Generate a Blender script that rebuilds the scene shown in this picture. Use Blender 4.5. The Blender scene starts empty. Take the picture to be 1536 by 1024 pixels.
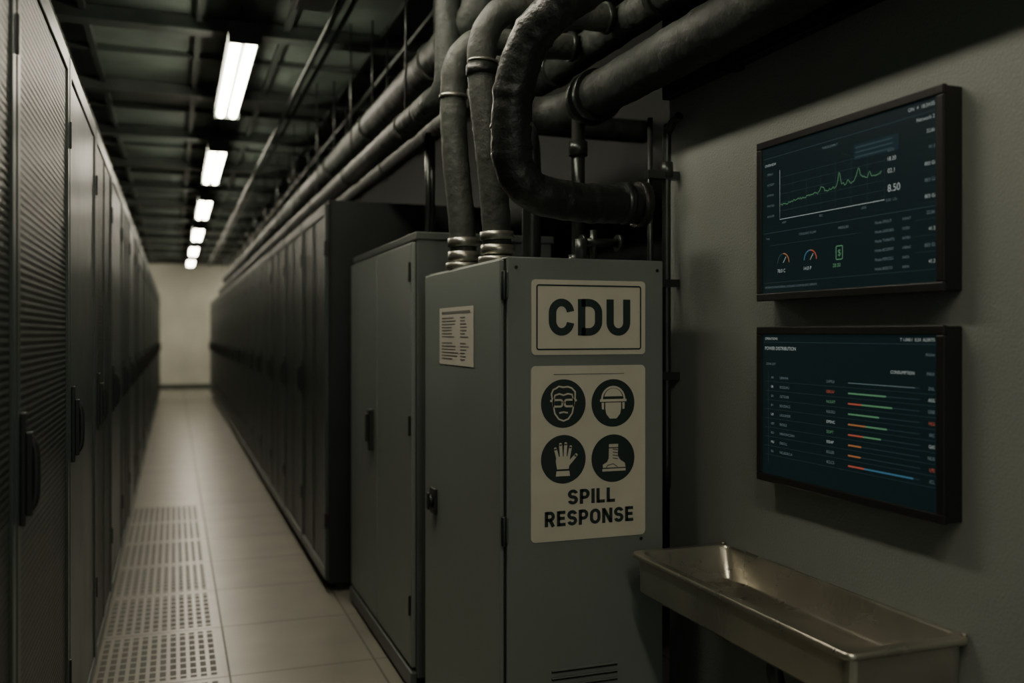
import bpy, math, random
from mathutils import Vector, Matrix
random.seed(7)
S = bpy.context.scene

# ------------------------------------------------------------------ materials
def pm(name, col, rough=.5, metal=0., bump=0., bscale=60., var=0., vscale=4., emis=None, estr=0., spec=.5):
    m = bpy.data.materials.new(name); m.use_nodes = True
    nt = m.node_tree; N = nt.nodes; L = nt.links
    b = N['Principled BSDF']
    b.inputs['Base Color'].default_value = (*col, 1)
    b.inputs['Roughness'].default_value = rough
    b.inputs['Metallic'].default_value = metal
    b.inputs['Specular IOR Level'].default_value = spec
    tc = N.new('ShaderNodeTexCoord')
    if var > 0:
        n = N.new('ShaderNodeTexNoise'); n.inputs['Scale'].default_value = vscale; n.inputs['Detail'].default_value = 6
        L.new(tc.outputs['Object'], n.inputs['Vector'])
        r = N.new('ShaderNodeMapRange'); r.inputs['To Min'].default_value = 1-var; r.inputs['To Max'].default_value = 1+var
        r.inputs['From Min'].default_value = .3; r.inputs['From Max'].default_value = .7
        L.new(n.outputs['Fac'], r.inputs['Value'])
        mx = N.new('ShaderNodeVectorMath'); mx.operation = 'SCALE'; mx.inputs[0].default_value = col
        L.new(r.outputs['Result'], mx.inputs['Scale']); L.new(mx.outputs['Vector'], b.inputs['Base Color'])
        r2 = N.new('ShaderNodeMapRange'); r2.inputs['To Min'].default_value = max(0, rough-.1); r2.inputs['To Max'].default_value = min(1, rough+.1)
        L.new(n.outputs['Fac'], r2.inputs['Value']); L.new(r2.outputs['Result'], b.inputs['Roughness'])
    if bump > 0:
        n = N.new('ShaderNodeTexNoise'); n.inputs['Scale'].default_value = bscale; n.inputs['Detail'].default_value = 4
        L.new(tc.outputs['Object'], n.inputs['Vector'])
        bp = N.new('ShaderNodeBump'); bp.inputs['Strength'].default_value = bump; bp.inputs['Distance'].default_value = .01
        L.new(n.outputs['Fac'], bp.inputs['Height']); L.new(bp.outputs['Normal'], b.inputs['Normal'])
    if emis:
        b.inputs['Emission Color'].default_value = (*emis, 1); b.inputs['Emission Strength'].default_value = estr
    return m

def math_node(nt, op, a, b=None, c=None):
    n = nt.nodes.new('ShaderNodeMath'); n.operation = op
    for i, v in enumerate((a, b, c)):
        if v is None: continue
        if isinstance(v, (int, float)): n.inputs[i].default_value = v
        else: nt.links.new(v, n.inputs[i])
    return n.outputs[0]

def perforated(name, col, hole, pitch):
    m = pm(name, col, .38, .3); nt = m.node_tree
    b = nt.nodes['Principled BSDF']; tc = nt.nodes.new('ShaderNodeTexCoord'); sx = nt.nodes.new('ShaderNodeSeparateXYZ')
    nt.links.new(tc.outputs['Object'], sx.inputs[0])
    k = 2*math.pi/pitch
    a = math_node(nt, 'SINE', math_node(nt, 'MULTIPLY', math_node(nt, 'ADD', sx.outputs['Y'], sx.outputs['Z']), k*.5))
    c = math_node(nt, 'SINE', math_node(nt, 'MULTIPLY', math_node(nt, 'SUBTRACT', sx.outputs['Y'], sx.outputs['Z']), k*.5))
    p = math_node(nt, 'MULTIPLY', a, c)
    mask = math_node(nt, 'GREATER_THAN', p, .0)
    mx = nt.nodes.new('ShaderNodeMix'); mx.data_type = 'RGBA'
    mx.inputs['A'].default_value = (*col, 1); mx.inputs['B'].default_value = (*hole, 1)
    nt.links.new(mask, mx.inputs['Factor']); nt.links.new(mx.outputs['Result'], b.inputs['Base Color'])
    bp = nt.nodes.new('ShaderNodeBump'); bp.inputs['Strength'].default_value = .6; bp.inputs['Distance'].default_value = .004; bp.invert = True
    nt.links.new(p, bp.inputs['Height']); nt.links.new(bp.outputs['Normal'], b.inputs['Normal'])
    return m

def floor_mat():
    m = pm('raised_floor_tiles', (.42, .41, .36), .30); nt = m.node_tree; b = nt.nodes['Principled BSDF']
    tc = nt.nodes.new('ShaderNodeTexCoord'); sx = nt.nodes.new('ShaderNodeSeparateXYZ'); nt.links.new(tc.outputs['Object'], sx.inputs[0])
    X, Y = sx.outputs['X'], sx.outputs['Y']
    W, D = .595, .68
    fx = math_node(nt, 'FRACT', math_node(nt, 'DIVIDE', math_node(nt, 'ADD', X, .38+W*10), W))
    fy = math_node(nt, 'FRACT', math_node(nt, 'DIVIDE', math_node(nt, 'ADD', Y, .10+D*10), D))
    ex = math_node(nt, 'ABSOLUTE', math_node(nt, 'SUBTRACT', fx, .5)); ey = math_node(nt, 'ABSOLUTE', math_node(nt, 'SUBTRACT', fy, .5))
    seam = math_node(nt, 'MAXIMUM', math_node(nt, 'GREATER_THAN', ex, .492), math_node(nt, 'GREATER_THAN', ey, .494))
    px = math_node(nt, 'ABSOLUTE', math_node(nt, 'SUBTRACT', math_node(nt, 'FRACT', math_node(nt, 'MULTIPLY', fx, 15)), .5))
    py = math_node(nt, 'ABSOLUTE', math_node(nt, 'SUBTRACT', math_node(nt, 'FRACT', math_node(nt, 'MULTIPLY', fy, 9)), .5))
    hole = math_node(nt, 'MULTIPLY', math_node(nt, 'LESS_THAN', px, .30), math_node(nt, 'LESS_THAN', py, .40))
    inner = math_node(nt, 'MULTIPLY', math_node(nt, 'LESS_THAN', ex, .434), math_node(nt, 'LESS_THAN', ey, .445))
    hole = math_node(nt, 'MULTIPLY', hole, inner)
    row = math_node(nt, 'MULTIPLY', math_node(nt, 'GREATER_THAN', X, -.38), math_node(nt, 'LESS_THAN', X, .215))
    row = math_node(nt, 'MULTIPLY', row, math_node(nt, 'LESS_THAN', Y, 8.06))
    hole = math_node(nt, 'MULTIPLY', hole, row)
    dark = math_node(nt, 'MAXIMUM', math_node(nt, 'MULTIPLY', seam, .62), math_node(nt, 'MULTIPLY', hole, .74))
    n = nt.nodes.new('ShaderNodeTexNoise'); n.inputs['Scale'].default_value = 3; n.inputs['Detail'].default_value = 8
    nt.links.new(tc.outputs['Object'], n.inputs['Vector'])
    cr = nt.nodes.new('ShaderNodeValToRGB'); cr.color_ramp.elements[0].position = .3; cr.color_ramp.elements[1].position = .7
    cr.color_ramp.elements[0].color = (.145, .142, .114, 1); cr.color_ramp.elements[1].color = (.205, .198, .160, 1)
    nt.links.new(n.outputs['Fac'], cr.inputs[0])
    mx = nt.nodes.new('ShaderNodeMix'); mx.data_type = 'RGBA'; mx.inputs['B'].default_value = (.010, .013, .011, 1)
    nt.links.new(dark, mx.inputs['Factor']); nt.links.new(cr.outputs[0], mx.inputs['A']); nt.links.new(mx.outputs['Result'], b.inputs['Base Color'])
    rr = math_node(nt, 'ADD', math_node(nt, 'MULTIPLY', dark, .3), .30); nt.links.new(rr, b.inputs['Roughness'])
    sp = math_node(nt, 'SUBTRACT', .55, math_node(nt, 'MULTIPLY', dark, .45)); nt.links.new(sp, b.inputs['Specular IOR Level'])
    return m

M = {}
M['floor'] = floor_mat()
M['wall'] = pm('painted_wall', (.170, .190, .172), .62, bump=.25, bscale=160, var=.06, vscale=2.5)
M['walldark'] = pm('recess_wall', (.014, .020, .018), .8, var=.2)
M['endwall'] = pm('end_wall_haze_paint', (.50, .50, .42), .6, var=.14, vscale=1.2)  # pale base colour stands in for haze at the aisle's far end
M['ceil'] = pm('ceiling_concrete', (.095, .125, .106), .5, bump=.5, bscale=9, var=.6, vscale=2.2)
M['beam'] = pm('ceiling_beam_metal', (.055, .070, .061), .42, .3, var=.3, vscale=5)
M['panel'] = pm('cabinet_powdercoat', (.142, .168, .152), .45, bump=.12, bscale=300, var=.05, vscale=3)
M['paneldk'] = pm('cabinet_powdercoat_dark', (.062, .077, .070), .45, bump=.1, bscale=300, var=.06)
M['black'] = pm('black_plastic', (.010, .012, .012), .4)
M['seam'] = pm('seam_black', (.005, .006, .006), .7)
M['slate'] = pm('rack_door_slate', (.044, .058, .053), .36, .2, var=.08)
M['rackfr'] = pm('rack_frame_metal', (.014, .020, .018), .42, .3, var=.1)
M['mesh'] = perforated('rack_mesh_door', (.052, .064, .058), (.003, .004, .004), .016)
M['mesh2'] = perforated('rack_mesh_door_slate', (.040, .053, .047), (.008, .011, .010), .014)
M['hose'] = pm('rubber_hose', (.045, .052, .045), .55, bump=.5, bscale=34, var=.25, vscale=14, spec=.35)
M['hosedk'] = pm('black_insulation_wrap', (.011, .014, .012), .42, bump=1., bscale=20, var=.3, vscale=10, spec=.4)
M['pipe'] = pm('insulated_pipe_lagging', (.022, .028, .024), .56, bump=1., bscale=20, var=.3, vscale=9, spec=.35)
M['steel'] = pm('dark_steel_pipe', (.045, .053, .049), .32, .7, var=.15, vscale=10)
M['clamp'] = pm('clamp_steel', (.24, .24, .205), .34, .8, var=.15, vscale=20)
M['stainless'] = pm('stainless_steel', (.46, .44, .37), .29, .92, bump=.06, bscale=90, var=.15, vscale=5)
M['sign'] = pm('sign_vinyl', (.52, .495, .405), .5, var=.05, vscale=12)
M['signink'] = pm('sign_ink', (.011, .024, .023), .5)
M['paper'] = pm('paper_label', (.46, .445, .385), .6, var=.04, vscale=20)
M['ink'] = pm('paper_ink', (.12, .13, .12), .6)
M['tube'] = pm('fluorescent_tube', (.9, .9, .85), .4, emis=(1, .90, .72), estr=42)
M['bezel'] = pm('monitor_bezel', (.009, .010, .010), .42, spec=.35)
def em(n, c, s): return pm(n, (.0, .0, .0), .5, emis=c, estr=s, spec=.1)
M['screen'] = pm('screen_glass', (.004, .008, .010), .35, emis=(.013, .034, .038), estr=.22, spec=.2)
M['sline'] = em('screen_grid_line', (.10, .19, .21), .22)
M['sdim'] = em('screen_text_dim', (.22, .31, .33), .40)
M['stext'] = em('screen_text', (.55, .62, .58), .50)
M['sgreen'] = em('screen_green', (.20, .50, .25), .36)
M['sred'] = em('screen_red', (.75, .15, .09), .42)
M['sorange'] = em('screen_orange', (.70, .27, .10), .38)
M['sblue'] = em('screen_blue', (.12, .36, .55), .32)
M['spanel'] = em('screen_panel', (.03, .08, .10), .22)

# ------------------------------------------------------------------ mesh builder
class MB:
    def __init__(s): s.v = []; s.f = []; s.m = []; s.sm = []; s.mats = []
    def mi(s, k):
        if k not in s.mats: s.mats.append(k)
        return s.mats.index(k)
    def face(s, idx, mat, smooth=False): s.f.append(idx); s.m.append(s.mi(mat)); s.sm.append(smooth)
    def box(s, x0, x1, y0, y1, z0, z1, mat):
        if x0 > x1: x0, x1 = x1, x0
        if y0 > y1: y0, y1 = y1, y0
        o = len(s.v)
        for x in (x0, x1):
            for y in (y0, y1):
                for z in (z0, z1): s.v.append((x, y, z))
        for q in ((0,1,3,2),(4,6,7,5),(0,4,5,1),(2,3,7,6),(0,2,6,4),(1,5,7,3)): s.face([o+i for i in q], mat)
    def tube(s, pts, r, mat, seg=20, sub=10, caps=True, rfun=None, smooth_path=True):
        P = [Vector(p) for p in pts]
        if smooth_path and len(P) > 2:
            Q = [P[0]*2-P[1]]+P+[P[-1]*2-P[-2]]; path = []
            for i in range(1, len(Q)-2):
                for k in range(sub):
                    t = k/sub; a, b, c, d = Q[i-1], Q[i], Q[i+1], Q[i+2]
                    path.append(.5*((2*b)+(c-a)*t+(2*a-5*b+4*c-d)*t*t+(3*b-a-3*c+d)*t**3))
            path.append(P[-1])
        elif len(P) == 2 and rfun:
            n = max(2, int((P[1]-P[0]).length/.03)); path = [P[0].lerp(P[1], i/n) for i in range(n+1)]
        else: path = P
        o = len(s.v); T = (path[1]-path[0]).normalized()
        up = Vector((0, 0, 1)) if abs(T.z) < .9 else Vector((1, 0, 0))
        nrm = T.cross(up).normalized(); L = 0
        for i, p in enumerate(path):
            if i > 0: L += (p-path[i-1]).length
            Tn = (path[min(i+1, len(path)-1)]-path[max(i-1, 0)]).normalized()
            nrm = (nrm-Tn*nrm.dot(Tn)).normalized(); bn = Tn.cross(nrm)
            rr = r*(rfun(L) if rfun else 1)
            for k in range(seg):
                a = 2*math.pi*k/seg; s.v.append(tuple(p+nrm*math.cos(a)*rr+bn*math.sin(a)*rr))
        for i in range(len(path)-1):
            for k in range(seg):
                k2 = (k+1) % seg
                s.face([o+i*seg+k, o+i*seg+k2, o+(i+1)*seg+k2, o+(i+1)*seg+k], mat, True)
        if caps:
            s.face([o+k for k in range(seg)][::-1], mat); e = o+(len(path)-1)*seg; s.face([e+k for k in range(seg)], mat)
    def ring(s, c, axis, r, w, mat, seg=24):
        c = Vector(c); a = Vector(axis).normalized(); s.tube([c-a*w/2, c+a*w/2], r, mat, seg, smooth_path=False)
    def poly(s, pts, mp, h, mat):
        o = len(s.v)
        for u, v in pts: s.v.append(mp(u, v, h))
        s.face(list(range(o, o+len(pts))), mat)
    def stroke(s, pts, w, mp, h, mat, closed=False):
        n = len(pts); L = []; R = []
        for i in range(n):
            if closed: a, b = pts[i-1], pts[(i+1) % n]
            else: a, b = pts[max(i-1, 0)], pts[min(i+1, n-1)]
            dx, dy = b[0]-a[0], b[1]-a[1]; l = math.hypot(dx, dy) or 1
            nx, ny = -dy/l*w/2, dx/l*w/2
            L.append((pts[i][0]+nx, pts[i][1]+ny)); R.append((pts[i][0]-nx, pts[i][1]-ny))
        for i in range(n if closed else n-1):
            j = (i+1) % n; s.poly([L[i], R[i], R[j], L[j]], mp, h, mat)
    def text(s, body, mp, h, mat, u, v, height=None, width=None, align='L', offset=0.):
        cu = bpy.data.curves.new('t', 'FONT'); cu.body = body; cu.size = 1; cu.offset = offset; cu.resolution_u = 6
        ob = bpy.data.objects.new('t', cu); S.collection.objects.link(ob)
        bpy.context.view_layer.update()
        me = bpy.data.meshes.new_from_object(ob.evaluated_get(bpy.context.evaluated_depsgraph_get()))
        if len(me.vertices):
            xs = [q.co.x for q in me.vertices]; ys = [q.co.y for q in me.vertices]
            x0, x1, y0, y1 = min(xs), max(xs), min(ys), max(ys)
            sy = height/(y1-y0) if height else width/(x1-x0)
            sx = width/(x1-x0) if width else sy
            ox = {'L': 0, 'C': -(x1-x0)*sx/2, 'R': -(x1-x0)*sx}[align]
            o = len(s.v)
            for q in me.vertices: s.v.append(mp(u+ox+(q.co.x-x0)*sx, v+(q.co.y-y0)*sy, h))
            for p in me.polygons: s.face([o+i for i in p.vertices], mat)
        bpy.data.objects.remove(ob); bpy.data.curves.remove(cu); bpy.data.meshes.remove(me)
    def mesh(s, name):
        me = bpy.data.meshes.new(name); me.from_pydata(s.v, [], s.f); me.update()
        for k in s.mats: me.materials.append(M[k])
        for i, p in enumerate(me.polygons): p.material_index = s.m[i]; p.use_smooth = s.sm[i]
        return me
    def build(s, name, parent=None, bevel=0.):
        return place(name, s.mesh(name), parent, bevel)

def place(name, me, parent=None, bevel=0., loc=(0, 0, 0), rz=0.):
    ob = bpy.data.objects.new(name, me); S.collection.objects.link(ob)
    ob.location = loc; ob.rotation_euler = (0, 0, rz)
    if parent: ob.parent = parent
    if bevel:
        b = ob.modifiers.new('bevel', 'BEVEL'); b.width = bevel; b.segments = 2; b.limit_method = 'ANGLE'; b.angle_limit = math.radians(50)
    return ob
def empty(name, loc=(0, 0, 0), rz=0.):
    e = bpy.data.objects.new(name, None); S.collection.objects.link(e); e.location = loc; e.rotation_euler = (0, 0, rz); e.empty_display_size = .2; return e
def rrect(u0, u1, v0, v1, r, n=6):
    P = []
    for cx, cy, a0 in ((u1-r, v1-r, 0), (u0+r, v1-r, 90), (u0+r, v0+r, 180), (u1-r, v0+r, 270)):
        for k in range(n+1):
            a = math.radians(a0+90*k/n); P.append((cx+r*math.cos(a), cy+r*math.sin(a)))
    return P
def circ(cx, cy, r, n=40, a0=0, a1=360, ry=None):
    ry = r if ry is None else ry
    return [(cx+r*math.cos(math.radians(a0+(a1-a0)*k/n)), cy+ry*math.sin(math.radians(a0+(a1-a0)*k/n))) for k in range(n+(abs(a1-a0) != 360))]

# bold grotesque stroke letters (unit cap height)
V = [(.1, 0), (.1, 1)]
GL = {
 'C': (.68, [circ(.35, .61, .25, 18, 8, 180, .29)+circ(.35, .39, .25, 18, 180, 352, .29)]),
 'D': (.68, [V, [(.1, .9), (.26, .9)]+circ(.30, .62, .28, 10, 90, 0, .28)+circ(.30, .38, .28, 10, 0, -90, .28)+[(.26, .1), (.1, .1)]]),
 'U': (.68, [[(.1, 1)]+circ(.34, .36, .24, 20, 180, 360, .26)+[(.58, 1)]]),
 'S': (.63, [circ(.315, .70, .215, 20, 12, 270, .20)+circ(.315, .30, .215, 20, 90, -168, .20)[1:]]),
 'P': (.62, [V, [(.1, .9), (.30, .9)]+circ(.32, .665, .20, 14, 90, -90, .235)+[(.30, .43), (.1, .43)]]),
 'I': (.20, [V]),
 'L': (.54, [V, [(.1, .1), (.54, .1)]]),
 'R': (.66, [V, [(.1, .9), (.32, .9)]+circ(.34, .675, .20, 14, 90, -90, .225)+[(.32, .45), (.1, .45)], [(.33, .46), (.55, 0)]]),
 'E': (.56, [V, [(.1, .9), (.55, .9)], [(.1, .51), (.51, .51)], [(.1, .1), (.56, .1)]]),
 'O': (.70, [circ(.35, .62, .25, 14, 0, 180, .28)+circ(.35, .38, .25, 14, 180, 360, .28)+[(.60, .62)]]),
 'N': (.68, [V, [(.58, 0), (.58, 1)], [(.12, .93), (.56, .07)]]),
}
def letters(m, word, mp, h, mat, uc, v0, H, Wd, gap=.115, t=.195):
    tot = sum(GL[c][0] for c in word)+gap*(len(word)-1); sx = Wd/tot; u = uc-Wd/2
    for c in word:
        for st in GL[c][1]:
            loc = lambda a, b, hh, u=u: mp(u+a*sx, v0+b*H, hh)
            m.stroke(st, t, loc, h, mat)
        u += (GL[c][0]+gap)*sx

# ------------------------------------------------------------------ room
YE = 25.
m = MB(); m.box(-2.2, 2.5, -2.0, YE+.2, -.1, 0, 'floor'); m.build('floor')
m = MB(); m.box(-2.2, 2.5, -2.0, YE+.2, 3.25, 3.35, 'ceil'); m.build('ceiling')
m = MB(); m.box(1.55, 2.5, -2.0, 2.74, 0, 3.25, 'wall'); m.build('wall_right')
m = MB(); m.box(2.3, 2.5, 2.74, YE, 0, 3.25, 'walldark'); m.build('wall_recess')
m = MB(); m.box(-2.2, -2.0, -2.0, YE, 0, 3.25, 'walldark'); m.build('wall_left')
m = MB(); m.box(-2.0, 2.3, YE, YE+.2, 0, 3.25, 'endwall'); m.build('wall_end')
m = MB(); m.box(-2.0, 2.3, YE-.02, YE, 0, .12, 'beam'); m.build('baseboard_end')
m = MB(); m.box(1.515, 1.548, -1.5, 2.73, 2.17, 2.72, 'rackfr')  # added dark panel standing in for the wall shadow behind the pipes
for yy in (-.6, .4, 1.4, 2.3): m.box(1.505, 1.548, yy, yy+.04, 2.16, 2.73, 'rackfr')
m.build('wall_shadow_panel', bevel=.003)

m = MB()
y = .9
while y < YE:
    xr = 1.545 if y < 2.6 else 2.29
    m.box(-2.0, xr, y+.02, y+.08, 3.17, 3.245, 'beam')
    m.box(-2.0, xr, y-.01, y+.11, 3.155, 3.17, 'beam'); y += 1.6
y = 1.7
while y < YE:
    xr = 1.545 if y < 2.6 else 2.29
    m.box(-2.0, xr, y, y+.03, 3.215, 3.247, 'beam'); y += 1.6
for x in (-1.3, -.5, .12, .62, 1.2):
    m.box(x, x+.035, -1.9, YE-.02, 3.21, 3.247, 'beam')
m.build('ceiling_beam_grid')
m = MB()
for x, z, r in ((.80, 3.09, .018), (.87, 3.10, .013), (-.62, 3.12, .018), (-.75, 3.11, .025), (1.3, 3.10, .018)):
    m.tube([(x, -1.8, z), (x, YE-.03, z)], r, 'steel', 12)
m.build('ceiling_conduit_run')
m = MB()
m.box(.56, .76, 4.62, 4.86, 3.06, 3.145, 'beam'); m.box(.575, .745, 4.635, 4.845, 3.05, 3.06, 'steel')
m.build('junction_box', bevel=.005)

lm = MB()
lm.box(-.085, .085, -.95, .95, .03, .08, 'beam')
lm.tube([(-.042, -.92, 0), (-.042, .92, 0)], .028, 'tube', 14); lm.tube([(.042, -.92, 0), (.042, .92, 0)], .028, 'tube', 14)
lm.box(-.085, .085, -.955, -.92, -.03, .03, 'beam'); lm.box(-.085, .085, .92, .955, -.03, .03, 'beam')
for yy in (-.7, .7): lm.tube([(0, yy, .08), (0, yy, .25)], .006, 'steel', 8)
lme = lm.mesh('ceiling_and_added_fill_lamp')
for k in range(8): place('ceiling_and_added_fill_lamp', lme, loc=(.36, -.25+3.2*k, 2.99))
for x in (-1.55, 2.05): place('ceiling_and_added_fill_lamp', lme, loc=(x, 23.8, 2.99))  # added fill lamps, hidden behind the racks, to brighten the end wall

# ------------------------------------------------------------------ racks (front = +X in local space)
def rack_meshes(doormat, H, W, D):
    f = MB()
    f.box(-D, -.03, 0.004, W-.004, .05, H, 'rackfr')
    f.box(-D+.05, -.06, .03, W-.03, 0, .05, 'seam')
    f.box(-.03, -.012, .004, W-.004, .05, H, 'seam')
    d = MB(); t = .040
    d.box(-.012, .008, .010, .010+t, .07, H-.02, 'slate'); d.box(-.012, .008, W-.010-t, W-.010, .07, H-.02, 'slate')
    d.box(-.012, .008, .010+t, W-.010-t, .07, .07+t*1.4, 'slate'); d.box(-.012, .008, .010+t, W-.010-t, H-.02-t*1.4, H-.02, 'slate')
    d.box(-.012, .002, .010+t, W-.010-t, .07+t*1.4, H-.02-t*1.4, doormat)
    if doormat == 'mesh2': d.box(-.012, .006, W*.5-.008, W*.5+.008, .07+t*1.4, H-.02-t*1.4, 'slate')
    h = MB()
    h.box(.008, .018, .036, .066, 1.01, 1.24, 'black'); h.box(.018, .030, .040, .062, 1.03, 1.20, 'black')
    h.tube([(.022, .051, 1.04), (.034, .051, 1.07), (.034, .051, 1.16), (.022, .051, 1.19)], .009, 'black', 12)
    for z in (.35, H-.3): h.box(-.010, .014, W-.014, W-.002, z, z+.08, 'black')
    return f.mesh('rack_frame'), d.mesh('rack_door'), h.mesh('rack_handle')
A = rack_meshes('mesh', 2.25, 1.0, .9); B = rack_meshes('mesh2', 2.25, 1.0, .9); C = rack_meshes('slate', 2.25, 1.0, .9)
def rack(ms, loc, rz):
    e = empty('server_rack', loc, rz)
    for n, me in zip(('frame', 'door', 'handle'), ms):
        place(n, me, e, .003 if n != 'frame' else 0)
for k in range(22):
    rack(A if k < 3 else (C if k % 2 == 1 else B), (-.30, .07+1.0*k, 0), 0)
R = rack_meshes('mesh2', 2.12, 1.0, .95)
for k in range(17): rack(R, (.775, 6.07+1.0*k, 0), math.pi)

# ------------------------------------------------------------------ middle cabinet
e = empty('electrical_cabinet')
m = MB()
m.box(.887, 1.45, 3.53, 4.87, .06, 1.78, 'paneldk'); m.box(.90, 1.43, 3.56, 4.84, 0, .06, 'seam')
m.box(.880, 1.46, 3.524, 4.875, 1.765, 1.795, 'paneldk'); m.build('body', e, .004)
m = MB()
m.box(.868, .886, 3.545, 4.195, .10, 1.755, 'panel'); m.box(.868, .886, 4.205, 4.86, .10, 1.755, 'panel')
m.box(.862, .886, 3.53, 4.87, .02, .085, 'paneldk'); m.build('doors', e, .004)
m = MB()
m.box(.845, .868, 4.27, 4.315, .86, 1.05, 'black'); m.box(.832, .845, 4.28, 4.305, .90, 1.03, 'black')
for z in (.3, 1.0, 1.6): m.box(.858, .868, 3.55, 3.565, z, z+.08, 'black')
m.build('handle', e, .004)
m = MB()
for x, yy in ((1.06, 4.02), (1.10, 4.10)):
    m.tube([(x, yy, 1.795), (x, yy, 2.29)], .014, 'steel', 12); m.ring((x, yy, 1.81), (0, 0, 1), .024, .03, 'clamp')
m.build('riser_pipes', e)

# ------------------------------------------------------------------ CDU cabinet
X0, X1, Y0, Y1, H = .875, 1.395, 2.507, 3.37, 1.62
e = empty('coolant_distribution_cabinet')
m = MB(); m.box(X0+.012, X1-.004, Y0+.012, Y1, .06, H-.006, 'seam'); m.box(X0+.03, X1-.03, Y0+.04, Y1-.03, 0, .06, 'seam')
m.build('body', e)
m = MB(); m.box(X0+.018, X1, Y0, Y0+.012, .07, H, 'panel'); m.box(X0+.018, X1, Y0+.012, Y1, H-.008, H, 'panel')
m.box(X1-.008, X1, Y0+.012, Y1, .07, H-.008, 'panel'); m.build('front_panel', e, .004)
m = MB(); m.box(X0, X0+.014, Y0+.012, Y1-.008, .09, H-.008, 'panel'); m.box(X0+.002, X0+.014, Y0+.012, Y1, .02, .08, 'paneldk')
m.build('side_door', e, .004)
m = MB()
for z in (.80, 1.50, .25):
    m.box(X0+.004, X0+.020, Y0-.008, Y0+.016, z, z+.075, 'paneldk'); m.tube([(X0+.007, Y0-.004, z-.004), (X0+.007, Y0-.004, z+.079)], .008, 'steel', 12)
m.build('hinges', e, .002)
m = MB()
m.box(X0-.012, X0, 3.19, 3.255, .76, .85, 'black'); m.tube([(X0-.012, 3.222, .805), (X0-.024, 3.222, .805)], .022, 'black', 18)
m.box(X0-.030, X0-.022, 3.21, 3.234, .775, .835, 'black')
m.build('latch', e, .003)
fm = lambda u, v, h: (u, Y0-h, v)
m = MB()
for k in range(7):
    z = .415-k*.022; m.box(1.03, 1.24, Y0-.004, Y0+.001, z, z+.006, 'seam'); m.box(1.03, 1.24, Y0-.008, Y0, z+.006, z+.009, 'panel')
for x, z in ((X1-.02, 1.59), (X0+.045, 1.59), (X1-.075, .785)): m.tube([(x, Y0, z), (x, Y0-.003, z)], .005, 'steel', 10)
m.build('louvers', e)

def signplate(m, u0, u1, v0, v1, r):
    P = rrect(u0, u1, v0, v1, r); m.poly(P, fm, .003, 'sign')
    o = len(m.v)
    for u, v in P: m.v.append(fm(u, v, 0))
    for u, v in P: m.v.append(fm(u, v, .003))
    n = len(P)
    for i in range(n): j = (i+1) % n; m.face([o+i, o+j, o+n+j, o+n+i], 'sign')
m = MB(); signplate(m, .967, 1.333, 1.338, 1.556, .012)
m.stroke(rrect(.983, 1.317, 1.354, 1.540, .006), .0045, fm, .004, 'signink', True)
letters(m, 'CDU', fm, .004, 'signink', 1.151, 1.394, .107, .262, gap=.13, t=.21)
m.build('cdu_sign', e)
m = MB(); signplate(m, .965, 1.333, .797, 1.306, .014)
m.stroke([(1.035, 1.281), (1.262, 1.281)], .002, fm, .004, 'ink')
letters(m, 'SPILL', fm, .004, 'signink', 1.156, .901, .043, .152, gap=.12, t=.215)
letters(m, 'RESPONSE', fm, .004, 'signink', 1.150, .840, .044, .285, gap=.12, t=.215)
R0 = .068
def icon(cx, cz):
    def mp(u, v, h): return fm(cx+u*R0, cz+v*R0, h)
    m.poly(circ(0, 0, 1.04, 48), mp, .0036, 'signink'); return mp
h1, h2, h3 = .0042, .0048, .0054
mp = icon(1.066, 1.196)   # face with goggles
m.stroke([(-.46, .25), (-.47, -.1), (-.40, -.42), (-.22, -.66), (0, -.74), (.22, -.66), (.40, -.42), (.47, -.1), (.46, .25)], .07, mp, h1, 'sign')
hair = [(-.52, .18), (-.56, .42), (-.48, .60), (-.34, .66), (-.22, .74), (-.02, .70), (.2, .72), (.38, .66), (.54, .5), (.54, .18), (.44, .20), (.40, .38), (.2, .42), (0, .36), (-.2, .42), (-.40, .36), (-.44, .20)]
m.stroke(hair, .07, mp, h1, 'sign', True)
for sx in (-1, 1):
    m.stroke(rrect(sx*.27-.21, sx*.27+.21, -.12, .16, .09), .085, mp, h1, 'sign', True)
    m.stroke([(sx*.46, .10), (sx*.62, .14)], .09, mp, h1, 'sign')
m.stroke([(-.08, .05), (.08, .05)], .08, mp, h1, 'sign')
m.stroke([(-.20, -.40), (0, -.36), (.20, -.40)], .07, mp, h1, 'sign')
mp = icon(1.226, 1.194)   # head with hard hat
m.stroke(circ(0, .16, .54, 24, 0, 180), .09, mp, h1, 'sign')
m.poly(circ(0, .16, .50, 24, 8, 172), mp, h1, 'signink')
m.poly(circ(0, .20, .44, 24, 12, 168), mp, h2, 'sign')
m.poly([(-.64, .06), (.64, .06), (.64, .17), (-.64, .17)], mp, h2, 'sign')
m.poly([(-.38, .02), (-.38, -.26), (-.33, -.48), (-.16, -.68), (.16, -.68), (.33, -.48), (.38, -.26), (.38, .02)], mp, h1, 'sign')
for sx in (-1, 1):
    m.poly([(sx*.44, .02), (sx*.56, .02), (sx*.54, -.26), (sx*.45, -.28)], mp, h1, 'sign')
mp = icon(1.066, 1.034)   # glove
m.poly([(-.30, -.42), (.24, -.42), (.30, -.10), (.30, .12), (-.34, .12), (-.36, -.1)], mp, h1, 'sign')
def finger(a, b, w):
    m.stroke([a, b], w, mp, h1+.0001, 'sign'); m.poly(circ(b[0], b[1], w/2, 16), mp, h1+.0001, 'sign')
finger((-.27, .05), (-.38, .46), .135); finger((-.10, .08), (-.14, .64), .14); finger((.07, .08), (.10, .66), .14); finger((.23, .05), (.33, .52), .13)
finger((.22, -.22), (.58, .16), .15)
m.poly([(-.36, -.72), (.30, -.72), (.27, -.50), (-.33, -.50)], mp, h1, 'sign')
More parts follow.
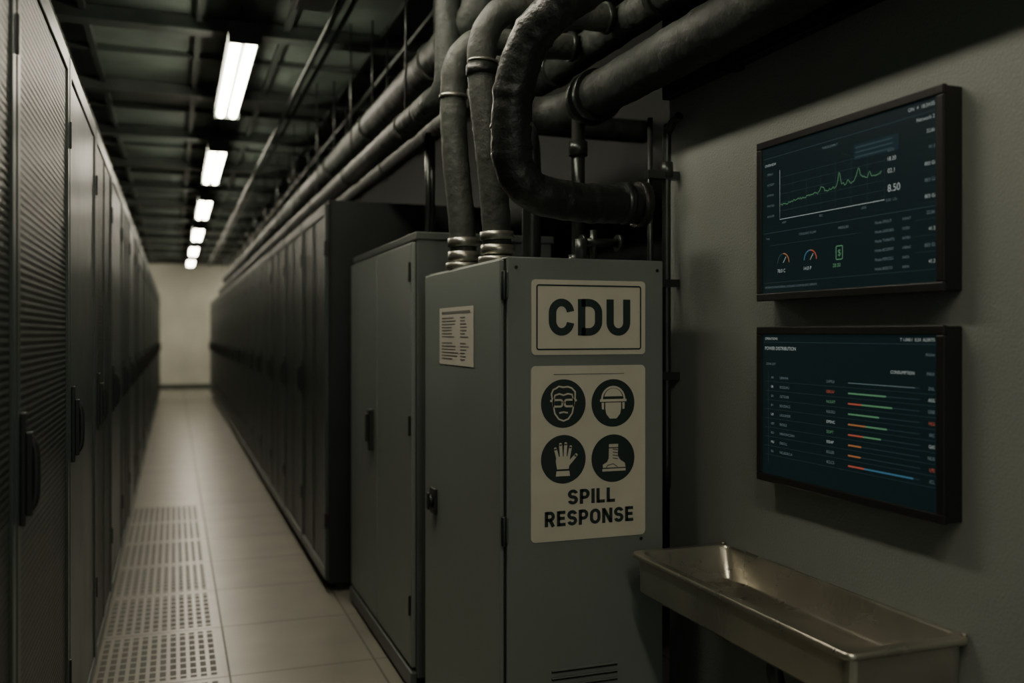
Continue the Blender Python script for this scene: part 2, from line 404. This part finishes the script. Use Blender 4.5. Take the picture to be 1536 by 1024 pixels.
mp = icon(1.226, 1.030)   # safety boot
m.poly([(-.20, .62), (.24, .62), (.22, .10), (.34, -.08), (.56, -.22), (.60, -.40), (-.50, -.40), (-.50, -.26), (-.30, -.16), (-.22, .0)], mp, h1, 'sign')
m.poly([(-.52, -.45), (.60, -.45), (.60, -.56), (-.52, -.56)], mp, h1, 'sign')
for k in range(4): m.stroke([(-.02, .40-.13*k), (.22, .36-.13*k)], .035, mp, h2, 'signink')
m.stroke([(-.21, .46), (.24, .46)], .04, mp, h2, 'signink')
m.stroke([(-.34, -.40), (-.28, -.30), (.0, -.24), (.20, -.38)], .035, mp, h2, 'signink')
m.build('spill_response_sign', e)
sm = lambda u, v, h: (X0-h, 3.156-u, v)
m = MB(); m.poly([(0, 1.295), (.394, 1.295), (.394, 1.487), (0, 1.487)], sm, .0015, 'paper')
m.stroke([(.03, 1.470), (.36, 1.470)], .008, sm, .0022, 'ink')
for k in range(14):
    z = 1.452-k*.0105
    if k == 7: continue
    m.stroke([(.03, z), (.03+random.uniform(.12, .2), z)], .0035, sm, .0022, 'ink'); m.stroke([(.25, z), (.25+random.uniform(.05, .1), z)], .0035, sm, .0022, 'ink')
m.build('instruction_label', e)

# ------------------------------------------------------------------ hoses and pipes
wrap = lambda L: 1+.018*math.sin(L*95)+.012*math.sin(L*37+1)
def seams(L0):   # taped joints on lagging: narrow raised bands at intervals
    return lambda L: 1+.02*math.sin(L*7)*math.sin(L*31)+.012*math.sin(L*90)+(.035 if (L % L0) < .04 else 0)
m = MB()
m.tube([(.945, 3.10, 1.621), (.940, 3.105, 1.78), (.918, 3.112, 2.02), (.912, 3.116, 2.22), (.925, 3.112, 2.34), (.985, 3.10, 2.41), (1.08, 3.09, 2.42), (1.22, 3.08, 2.42), (1.355, 3.08, 2.43)], .046, 'hose', rfun=wrap)
m.ring((.945, 3.10, 1.665), (0, 0, 1), .055, .035, 'clamp'); m.ring((.943, 3.101, 1.715), (-.04, 0, 1), .054, .03, 'clamp'); m.ring((.945, 3.10, 1.633), (0, 0, 1), .062, .02, 'clamp')
m.ring((.912, 3.116, 2.22), (0, 0, 1), .050, .012, 'clamp'); m.ring((1.34, 3.08, 2.43), (1, 0, 0), .052, .02, 'steel')
m.build('coolant_hose')
m = MB()
m.tube([(.969, 2.807, 1.621), (.962, 2.81, 1.78), (.945, 2.816, 1.97), (.921, 2.826, 2.22), (.930, 2.82, 2.35), (.985, 2.80, 2.425), (1.076, 2.79, 2.44), (1.22, 2.79, 2.44), (1.355, 2.79, 2.44)], .046, 'hose', rfun=wrap)
m.ring((.969, 2.807, 1.665), (0, 0, 1), .055, .03, 'clamp'); m.ring((.966, 2.808, 1.71), (-.04, 0, 1), .054, .026, 'clamp'); m.ring((.969, 2.807, 1.633), (0, 0, 1), .062, .02, 'clamp')
m.ring((.921, 2.826, 2.235), (0, 0, 1), .051, .03, 'hosedk'); m.ring((.924, 2.825, 2.262), (.05, 0, 1), .050, .008, 'clamp'); m.ring((1.34, 2.79, 2.44), (1, 0, 0), .052, .02, 'steel')
m.build('coolant_hose')
m = MB()
m.tube([(1.36, 2.57, 1.797), (1.22, 2.55, 1.79), (1.10, 2.53, 1.79), (.978, 2.517, 1.81), (.915, 2.51, 1.88), (.900, 2.49, 1.99), (.905, 2.468, 2.11), (.936, 2.42, 2.225), (1.0, 2.35, 2.30), (1.09, 2.27, 2.36), (1.22, 2.22, 2.41), (1.35, 2.22, 2.44)], .058, 'hosedk', seg=26, rfun=lambda L: 1+.022*math.sin(L*60)*math.sin(L*17)+.015*math.sin(L*140)+(.04 if (L % .17) < .022 else 0))
m.ring((1.35, 2.57, 1.797), (1, 0, 0), .070, .03, 'hosedk'); m.ring((1.29, 2.565, 1.797), (1, .1, 0), .064, .03, 'steel')
m.ring((.902, 2.495, 1.985), (.05, .15, 1), .062, .010, 'clamp'); m.ring((.907, 2.505, 1.92), (-.2, .1, 1), .062, .008, 'steel')
m.build('insulated_coolant_hose')
m = MB()
m.tube([(1.38, -1.5, 2.225), (1.38, 3.05, 2.225)], .075, 'pipe', 28, rfun=seams(.62))
m.tube([(1.38, 3.04, 2.225), (1.38, 3.16, 2.225), (1.33, 3.27, 2.225), (1.22, 3.31, 2.225), (1.08, 3.31, 2.225)], .07, 'pipe', 24)
for yy in (3.0, 2.94): m.ring((1.38, yy, 2.225), (0, 1, 0), .092, .022, 'steel')
m.ring((1.08, 3.31, 2.225), (1, 0, 0), .09, .03, 'steel')
m.tube([(1.36, 3.06, 2.17), (1.36, 3.06, 1.622)], .024, 'steel', 16); m.ring((1.36, 3.06, 1.66), (0, 0, 1), .034, .04, 'steel'); m.ring((1.36, 3.06, 2.06), (0, 0, 1), .034, .05, 'steel')
m.tube([(1.157, 3.0, 1.622), (1.157, 3.0, 2.0), (1.157, 3.06, 2.12), (1.157, 3.20, 2.19)], .033, 'steel', 18); m.ring((1.157, 3.0, 1.64), (0, 0, 1), .046, .03, 'steel')
m.build('insulated_supply_pipe')
m = MB()
m.tube([(1.42, -1.5, 2.44), (1.42, 3.9, 2.44)], .06, 'pipe', 24, rfun=seams(.55))
m.tube([(1.42, 3.9, 2.44), (1.42, 4.1, 2.44), (1.5, 4.25, 2.44), (1.8, 4.3, 2.44), (2.28, 4.3, 2.44)], .06, 'pipe', 20)
for yy in (3.4, 2.55, 1.9, 1.3): m.ring((1.42, yy, 2.44), (0, 1, 0), .070, .03, 'steel')
m.build('insulated_return_pipe')
for x, z, r, ya in ((1.10, 2.62, .080, 3.45), (.99, 2.34, .055, 3.55), (1.20, 2.40, .05, 3.5)):
    m = MB()
    m.tube([(x, YE-2.9, z), (x, ya+.3, z)], r, 'pipe', 20, rfun=seams(.8))
    m.tube([(x, ya+.3, z), (x, ya+.12, z), (x+.02, ya+.03, z+.02), (x+.03, ya, z+.14), (x+.03, ya, 3.15)], r, 'pipe', 18)
    yy = ya+.6
    while yy < YE-3: m.ring((x, yy, z), (0, 1, 0), r*1.1, .025, 'pipe'); m.tube([(x, yy, z+r), (x, yy, 3.24)], .006, 'steel', 6); yy += 1.4
    m.build('overhead_pipe')
m = MB()
m.tube([(1.505, 2.68, .9), (1.505, 2.68, 1.95), (1.505, 2.66, 2.06), (1.505, 2.60, 2.09)], .014, 'steel', 12)
m.tube([(1.455, 2.70, 1.2), (1.455, 2.70, 2.1)], .009, 'steel', 10)
for z in (1.9, 1.55, 1.25): m.box(1.43, 1.545, 2.665, 2.695, z, z+.025, 'steel')
m.ring((1.505, 2.68, 1.93), (0, 0, 1), .021, .05, 'steel')
m.build('wall_conduit')
m = MB()
m.tube([(1.30, 2.80, 1.621), (1.30, 2.80, 1.74)], .012, 'steel', 12); m.tube([(1.26, 2.80, 1.70), (1.40, 2.80, 1.70)], .014, 'steel', 12)
m.ring((1.39, 2.80, 1.70), (1, 0, 0), .028, .012, 'steel'); m.ring((1.26, 2.80, 1.70), (1, 0, 0), .024, .01, 'steel')
m.tube([(1.22, 2.72, 1.621), (1.22, 2.72, 1.70)], .020, 'steel', 14)
m.build('shutoff_valve')

# ------------------------------------------------------------------ monitors
def monitor(z0, z1, content):
    e = empty('wall_monitor'); XF = 1.495; YA, YB = 2.17, 1.51
    m = MB(); b = .021
    m.box(XF+.006, 1.549, YB+.002, YA-.002, z0+.002, z1-.002, 'bezel')
    m.box(XF, XF+.012, YB, YA, z0, z0+b, 'bezel'); m.box(XF, XF+.012, YB, YA, z1-b, z1, 'bezel')
    m.box(XF, XF+.012, YB, YB+b, z0+b, z1-b, 'bezel'); m.box(XF, XF+.012, YA-b, YA, z0+b, z1-b, 'bezel')
    m.build('housing', e, .003)
    mp = lambda u, v, h: (XF+.005-h, YA-u, v)
    m = MB(); m.poly([(b, z0+b), (.66-b, z0+b), (.66-b, z1-b), (b, z1-b)], mp, 0, 'screen'); m.build('screen', e)
    m = MB(); content(m, mp); m.build('display_graphics', e)
def garble(n):
    return ''.join(random.choice('ABCDEGHILMNOPRSTU0258') for _ in range(n))
def upper(m, mp):
    h, h2 = .0006, .0011
    m.stroke([(.03, 1.868), (.63, 1.868)], .0014, mp, h, 'sline')
    m.text('OVERVIEW', mp, h, 'stext', .035, 1.846, height=.007)
    m.text('THROUGHPUT', mp, h, 'sdim', .27, 1.852, height=.006)
    m.text('ON  4  18:24:05', mp, h, 'stext', .632, 1.880, height=.008, align='R')
    m.text('Network 2', mp, h, 'stext', .632, 1.853, height=.008, align='R')
    m.poly([(.385, 1.805), (.53, 1.805), (.53, 1.842), (.385, 1.842)], mp, h, 'spanel')
    for k in range(3): m.stroke([(.39, 1.834-k*.011), (.51, 1.834-k*.011)], .004, mp, h2, 'sline')
    m.stroke([(.10, 1.83), (.10, 1.70), (.485, 1.70)], .0016, mp, h, 'stext')
    for k in range(1, 6): m.stroke([(.10, 1.70+k*.022), (.485, 1.70+k*.022)], .0008, mp, h, 'sline')
    for k in range(1, 8): m.stroke([(.10+k*.055, 1.70), (.10+k*.055, 1.815)], .0008, mp, h, 'sline')
    pts = []
    for i in range(110):
        t = i/109; base = 1.738+.026*t
        for c, a, w in ((.62, .034, .014), (.80, .026, .02), (.90, .015, .01), (.70, .010, .01), (.45, .012, .02)):
            base += a*math.exp(-((t-c)/w)**2)
        pts.append((.105+.37*t, base+random.uniform(-.004, .004)))
    m.stroke(pts, .0018, mp, h2, 'sgreen')
    for k in range(5): m.text(garble(6), mp, h, 'sdim', .045, 1.822-k*.028, height=.0055)
    for k in range(3): m.text(garble(3), mp, h, 'sdim', .11+k*.15, 1.688, height=.0055)
    for i, (t, hh) in enumerate((('18.20', .009), ('02.1', .010), ('8.50', .016))):
        m.text(t, mp, h, 'stext', .495, (1.785, 1.758, 1.716)[i], height=hh)
    m.text('0.50  1.2s', mp, h, 'sdim', .49, 1.695, height=.006)
    m.text('RATE', mp, h, 'sdim', .495, 1.805, height=.006)
    for k in range(9): m.text(random.choice(['803.0', '41.3', '22.6k', '0.18', '803 Gi']), mp, h, 'stext' if k % 2 == 0 else 'sdim', .633, 1.825-k*.0345, height=.0075, align='R')
    for k in range(8): m.stroke([(.575, 1.815-k*.0345), (.635, 1.815-k*.0345)], .0006, mp, h, 'sline')
    m.stroke([(.03, 1.668), (.635, 1.668)], .0014, mp, h, 'sline')
    for k in range(6):
        m.text('Node '+garble(6), mp, h, 'sdim', .455, 1.648-k*.021, height=.0065)
        m.text(garble(5), mp, h, 'sdim', .54, 1.648-k*.021, height=.0055)
    m.text('Temp', mp, h, 'sdim', .04, 1.650, height=.006); m.text('COOLANT FLOW', mp, h, 'sdim', .18, 1.650, height=.006); m.text('PRESSURE', mp, h, 'sdim', .33, 1.650, height=.006)
    m.stroke([(.06, 1.634), (.40, 1.634)], .0008, mp, h, 'sline')
    for c, cols in ((.115, ('sline', 'sorange')), (.225, ('sblue', 'sred'))):
        m.stroke(circ(c, 1.585, .024, 16, 180, 90), .003, mp, h, cols[0]); m.stroke(circ(c, 1.585, .024, 16, 90, 0), .003, mp, h, cols[1])
        m.stroke([(c, 1.585), (c+.012, 1.600)], .0018, mp, h2, 'stext')
    m.text('78.0 C', mp, h, 'stext', .09, 1.560, height=.009); m.text('14.0 P', mp, h, 'stext', .20, 1.560, height=.009); m.text('28.00', mp, h, 'sgreen', .31, 1.560, height=.009)
    m.stroke(rrect(.322, .345, 1.578, 1.610, .003), .0025, mp, h, 'sgreen', True); m.text('$', mp, h, 'sgreen', .3335, 1.584, height=.018, align='C')
    m.stroke([(.03, 1.535), (.635, 1.535)], .0008, mp, h, 'sline')
    m.text('SYSTEM STATUS NORMAL COOLANT LOOP 02 LAST UPDATE', mp, h, 'sdim', .035, 1.520, height=.0055)
def lower(m, mp):
    h, h2 = .0006, .0011
    m.text('OPERATIONS', mp, h, 'stext', .035, 1.383, height=.0065); m.text('T 1.040.1  0:24  ALERTS', mp, h, 'stext', .632, 1.383, height=.007, align='R')
    m.stroke([(.03, 1.377), (.635, 1.377)], .0010, mp, h, 'sline')
    m.text('POWER DISTRIBUTION', mp, h, 'stext', .035, 1.356, height=.009)
    m.text('Active', mp, h, 'sdim', .632, 1.352, height=.007, align='R')
    m.text('ZONE LIST', mp, h, 'sdim', .04, 1.316, height=.006)
    m.text('CONSUMPTION', mp, h, 'stext', .575, 1.311, height=.007, align='R'); m.text('MAX', mp, h, 'sdim', .632, 1.311, height=.007, align='R')
    bars = [[('sdim', .577)], [('sgreen', .490)], [('sred', .411), ('sgreen', .509)], [('sgreen', .468)], [('sorange', .424), ('sgreen', .493)],
            [('sred', .416), ('sgreen', .474)], [('sorange', .410)], [('sorange', .408)], [('sred', .420), ('sblue', .572)]]
    for k, bs in enumerate(bars):
        z = 1.283-k*.0245
        m.stroke([(.035, z-.011), (.635, z-.011)], .0006, mp, h, 'sline')
        m.text(garble(2), mp, h, 'stext' if k % 3 == 1 else 'sdim', .062, z-.003, height=.0065)
        m.text(garble(random.randint(6, 9)), mp, h, 'sdim', .10, z-.003, height=.0065)
        m.text(garble(5), mp, h, 'sred' if k == 1 else ('stext' if k in (4, 6) else 'sgreen' if k in (2, 5) else 'sdim'), .287, z-.003, height=.0070)
        m.stroke([(.365, z), (.59, z)], .0012, mp, h, 'sline')
        x = .365
        for c, e_ in bs:
            m.stroke([(x, z), (e_, z)], .0036 if c != 'sdim' else .0018, mp, h2, c); x = e_
        m.text(garble(3), mp, h, 'sred' if k in (3, 7) else 'stext' if k % 2 else 'sdim', .632, z-.003, height=.007, align='R')
    m.stroke([(.05, 1.30), (.05, 1.05)], .0008, mp, h, 'sline')
monitor(1.487, 1.918, upper)
monitor(1.003, 1.418, lower)

# ------------------------------------------------------------------ stainless trough
m = MB(); n = 6
rings = [(1.262, 1.530, 1.515, 2.385, .025, .655), (1.250, 1.545, 1.505, 2.398, .028, .665), (1.248, 1.547, 1.500, 2.402, .03, .758), (1.238, 1.549, 1.488, 2.412, .022, .758),
         (1.236, 1.549, 1.486, 2.414, .022, .764), (1.238, 1.549, 1.488, 2.412, .022, .773), (1.258, 1.540, 1.510, 2.392, .03, .773), (1.262, 1.537, 1.514, 2.388, .03, .768),
         (1.275, 1.526, 1.545, 2.355, .035, .690), (1.285, 1.516, 1.556, 2.344, .035, .682), (1.30, 1.50, 1.575, 2.33, .03, .680)]
cnt = 4*(n+1)
for (x0, x1, y0, y1, r, z) in rings:
    for u, v in rrect(x0, x1, y0, y1, r, n): m.v.append((u, v, z))
for i in range(len(rings)-1):
    for k in range(cnt):
        k2 = (k+1) % cnt; m.face([i*cnt+k, i*cnt+k2, (i+1)*cnt+k2, (i+1)*cnt+k], 'stainless', i in (7, 8, 9, 4, 3))
m.face([(len(rings)-1)*cnt+k for k in range(cnt)], 'stainless'); m.face([k for k in range(cnt)][::-1], 'stainless')
m.ring((1.40, 1.95, .6815), (0, 0, 1), .028, .003, 'steel')
m.tube([(1.40, 1.95, .655), (1.40, 1.95, .55), (1.44, 1.95, .50), (1.549, 1.95, .49)], .02, 'steel', 14)
for yy in (1.56, 2.34):
    m.box(1.30, 1.549, yy-.012, yy+.012, .630, .655, 'stainless'); m.box(1.535, 1.549, yy-.012, yy+.012, .50, .655, 'stainless')
m.tube([(1.538, 2.40, .773), (1.538, 2.40, .780)], .007, 'clamp', 12); m.tube([(1.540, 1.50, .773), (1.540, 1.50, .780)], .007, 'clamp', 12)
m.build('stainless_trough_sink')

# ------------------------------------------------------------------ world + camera
w = bpy.data.worlds.new('World'); S.world = w; w.use_nodes = True
w.node_tree.nodes['Background'].inputs[0].default_value = (.90, 1.0, .86, 1); w.node_tree.nodes['Background'].inputs[1].default_value = .34
cam = bpy.data.cameras.new('camera'); co = bpy.data.objects.new('camera', cam); S.collection.objects.link(co); S.camera = co
co.location = (0, 0, 1.4); co.rotation_euler = (math.pi/2, 0, -math.atan(507/1400))
cam.sensor_width = 36; cam.lens = 1400/1536*36; cam.shift_y = -12/1536; cam.clip_start = .05
cam.dof.use_dof = True; cam.dof.focus_distance = 2.6; cam.dof.aperture_fstop = 1.8
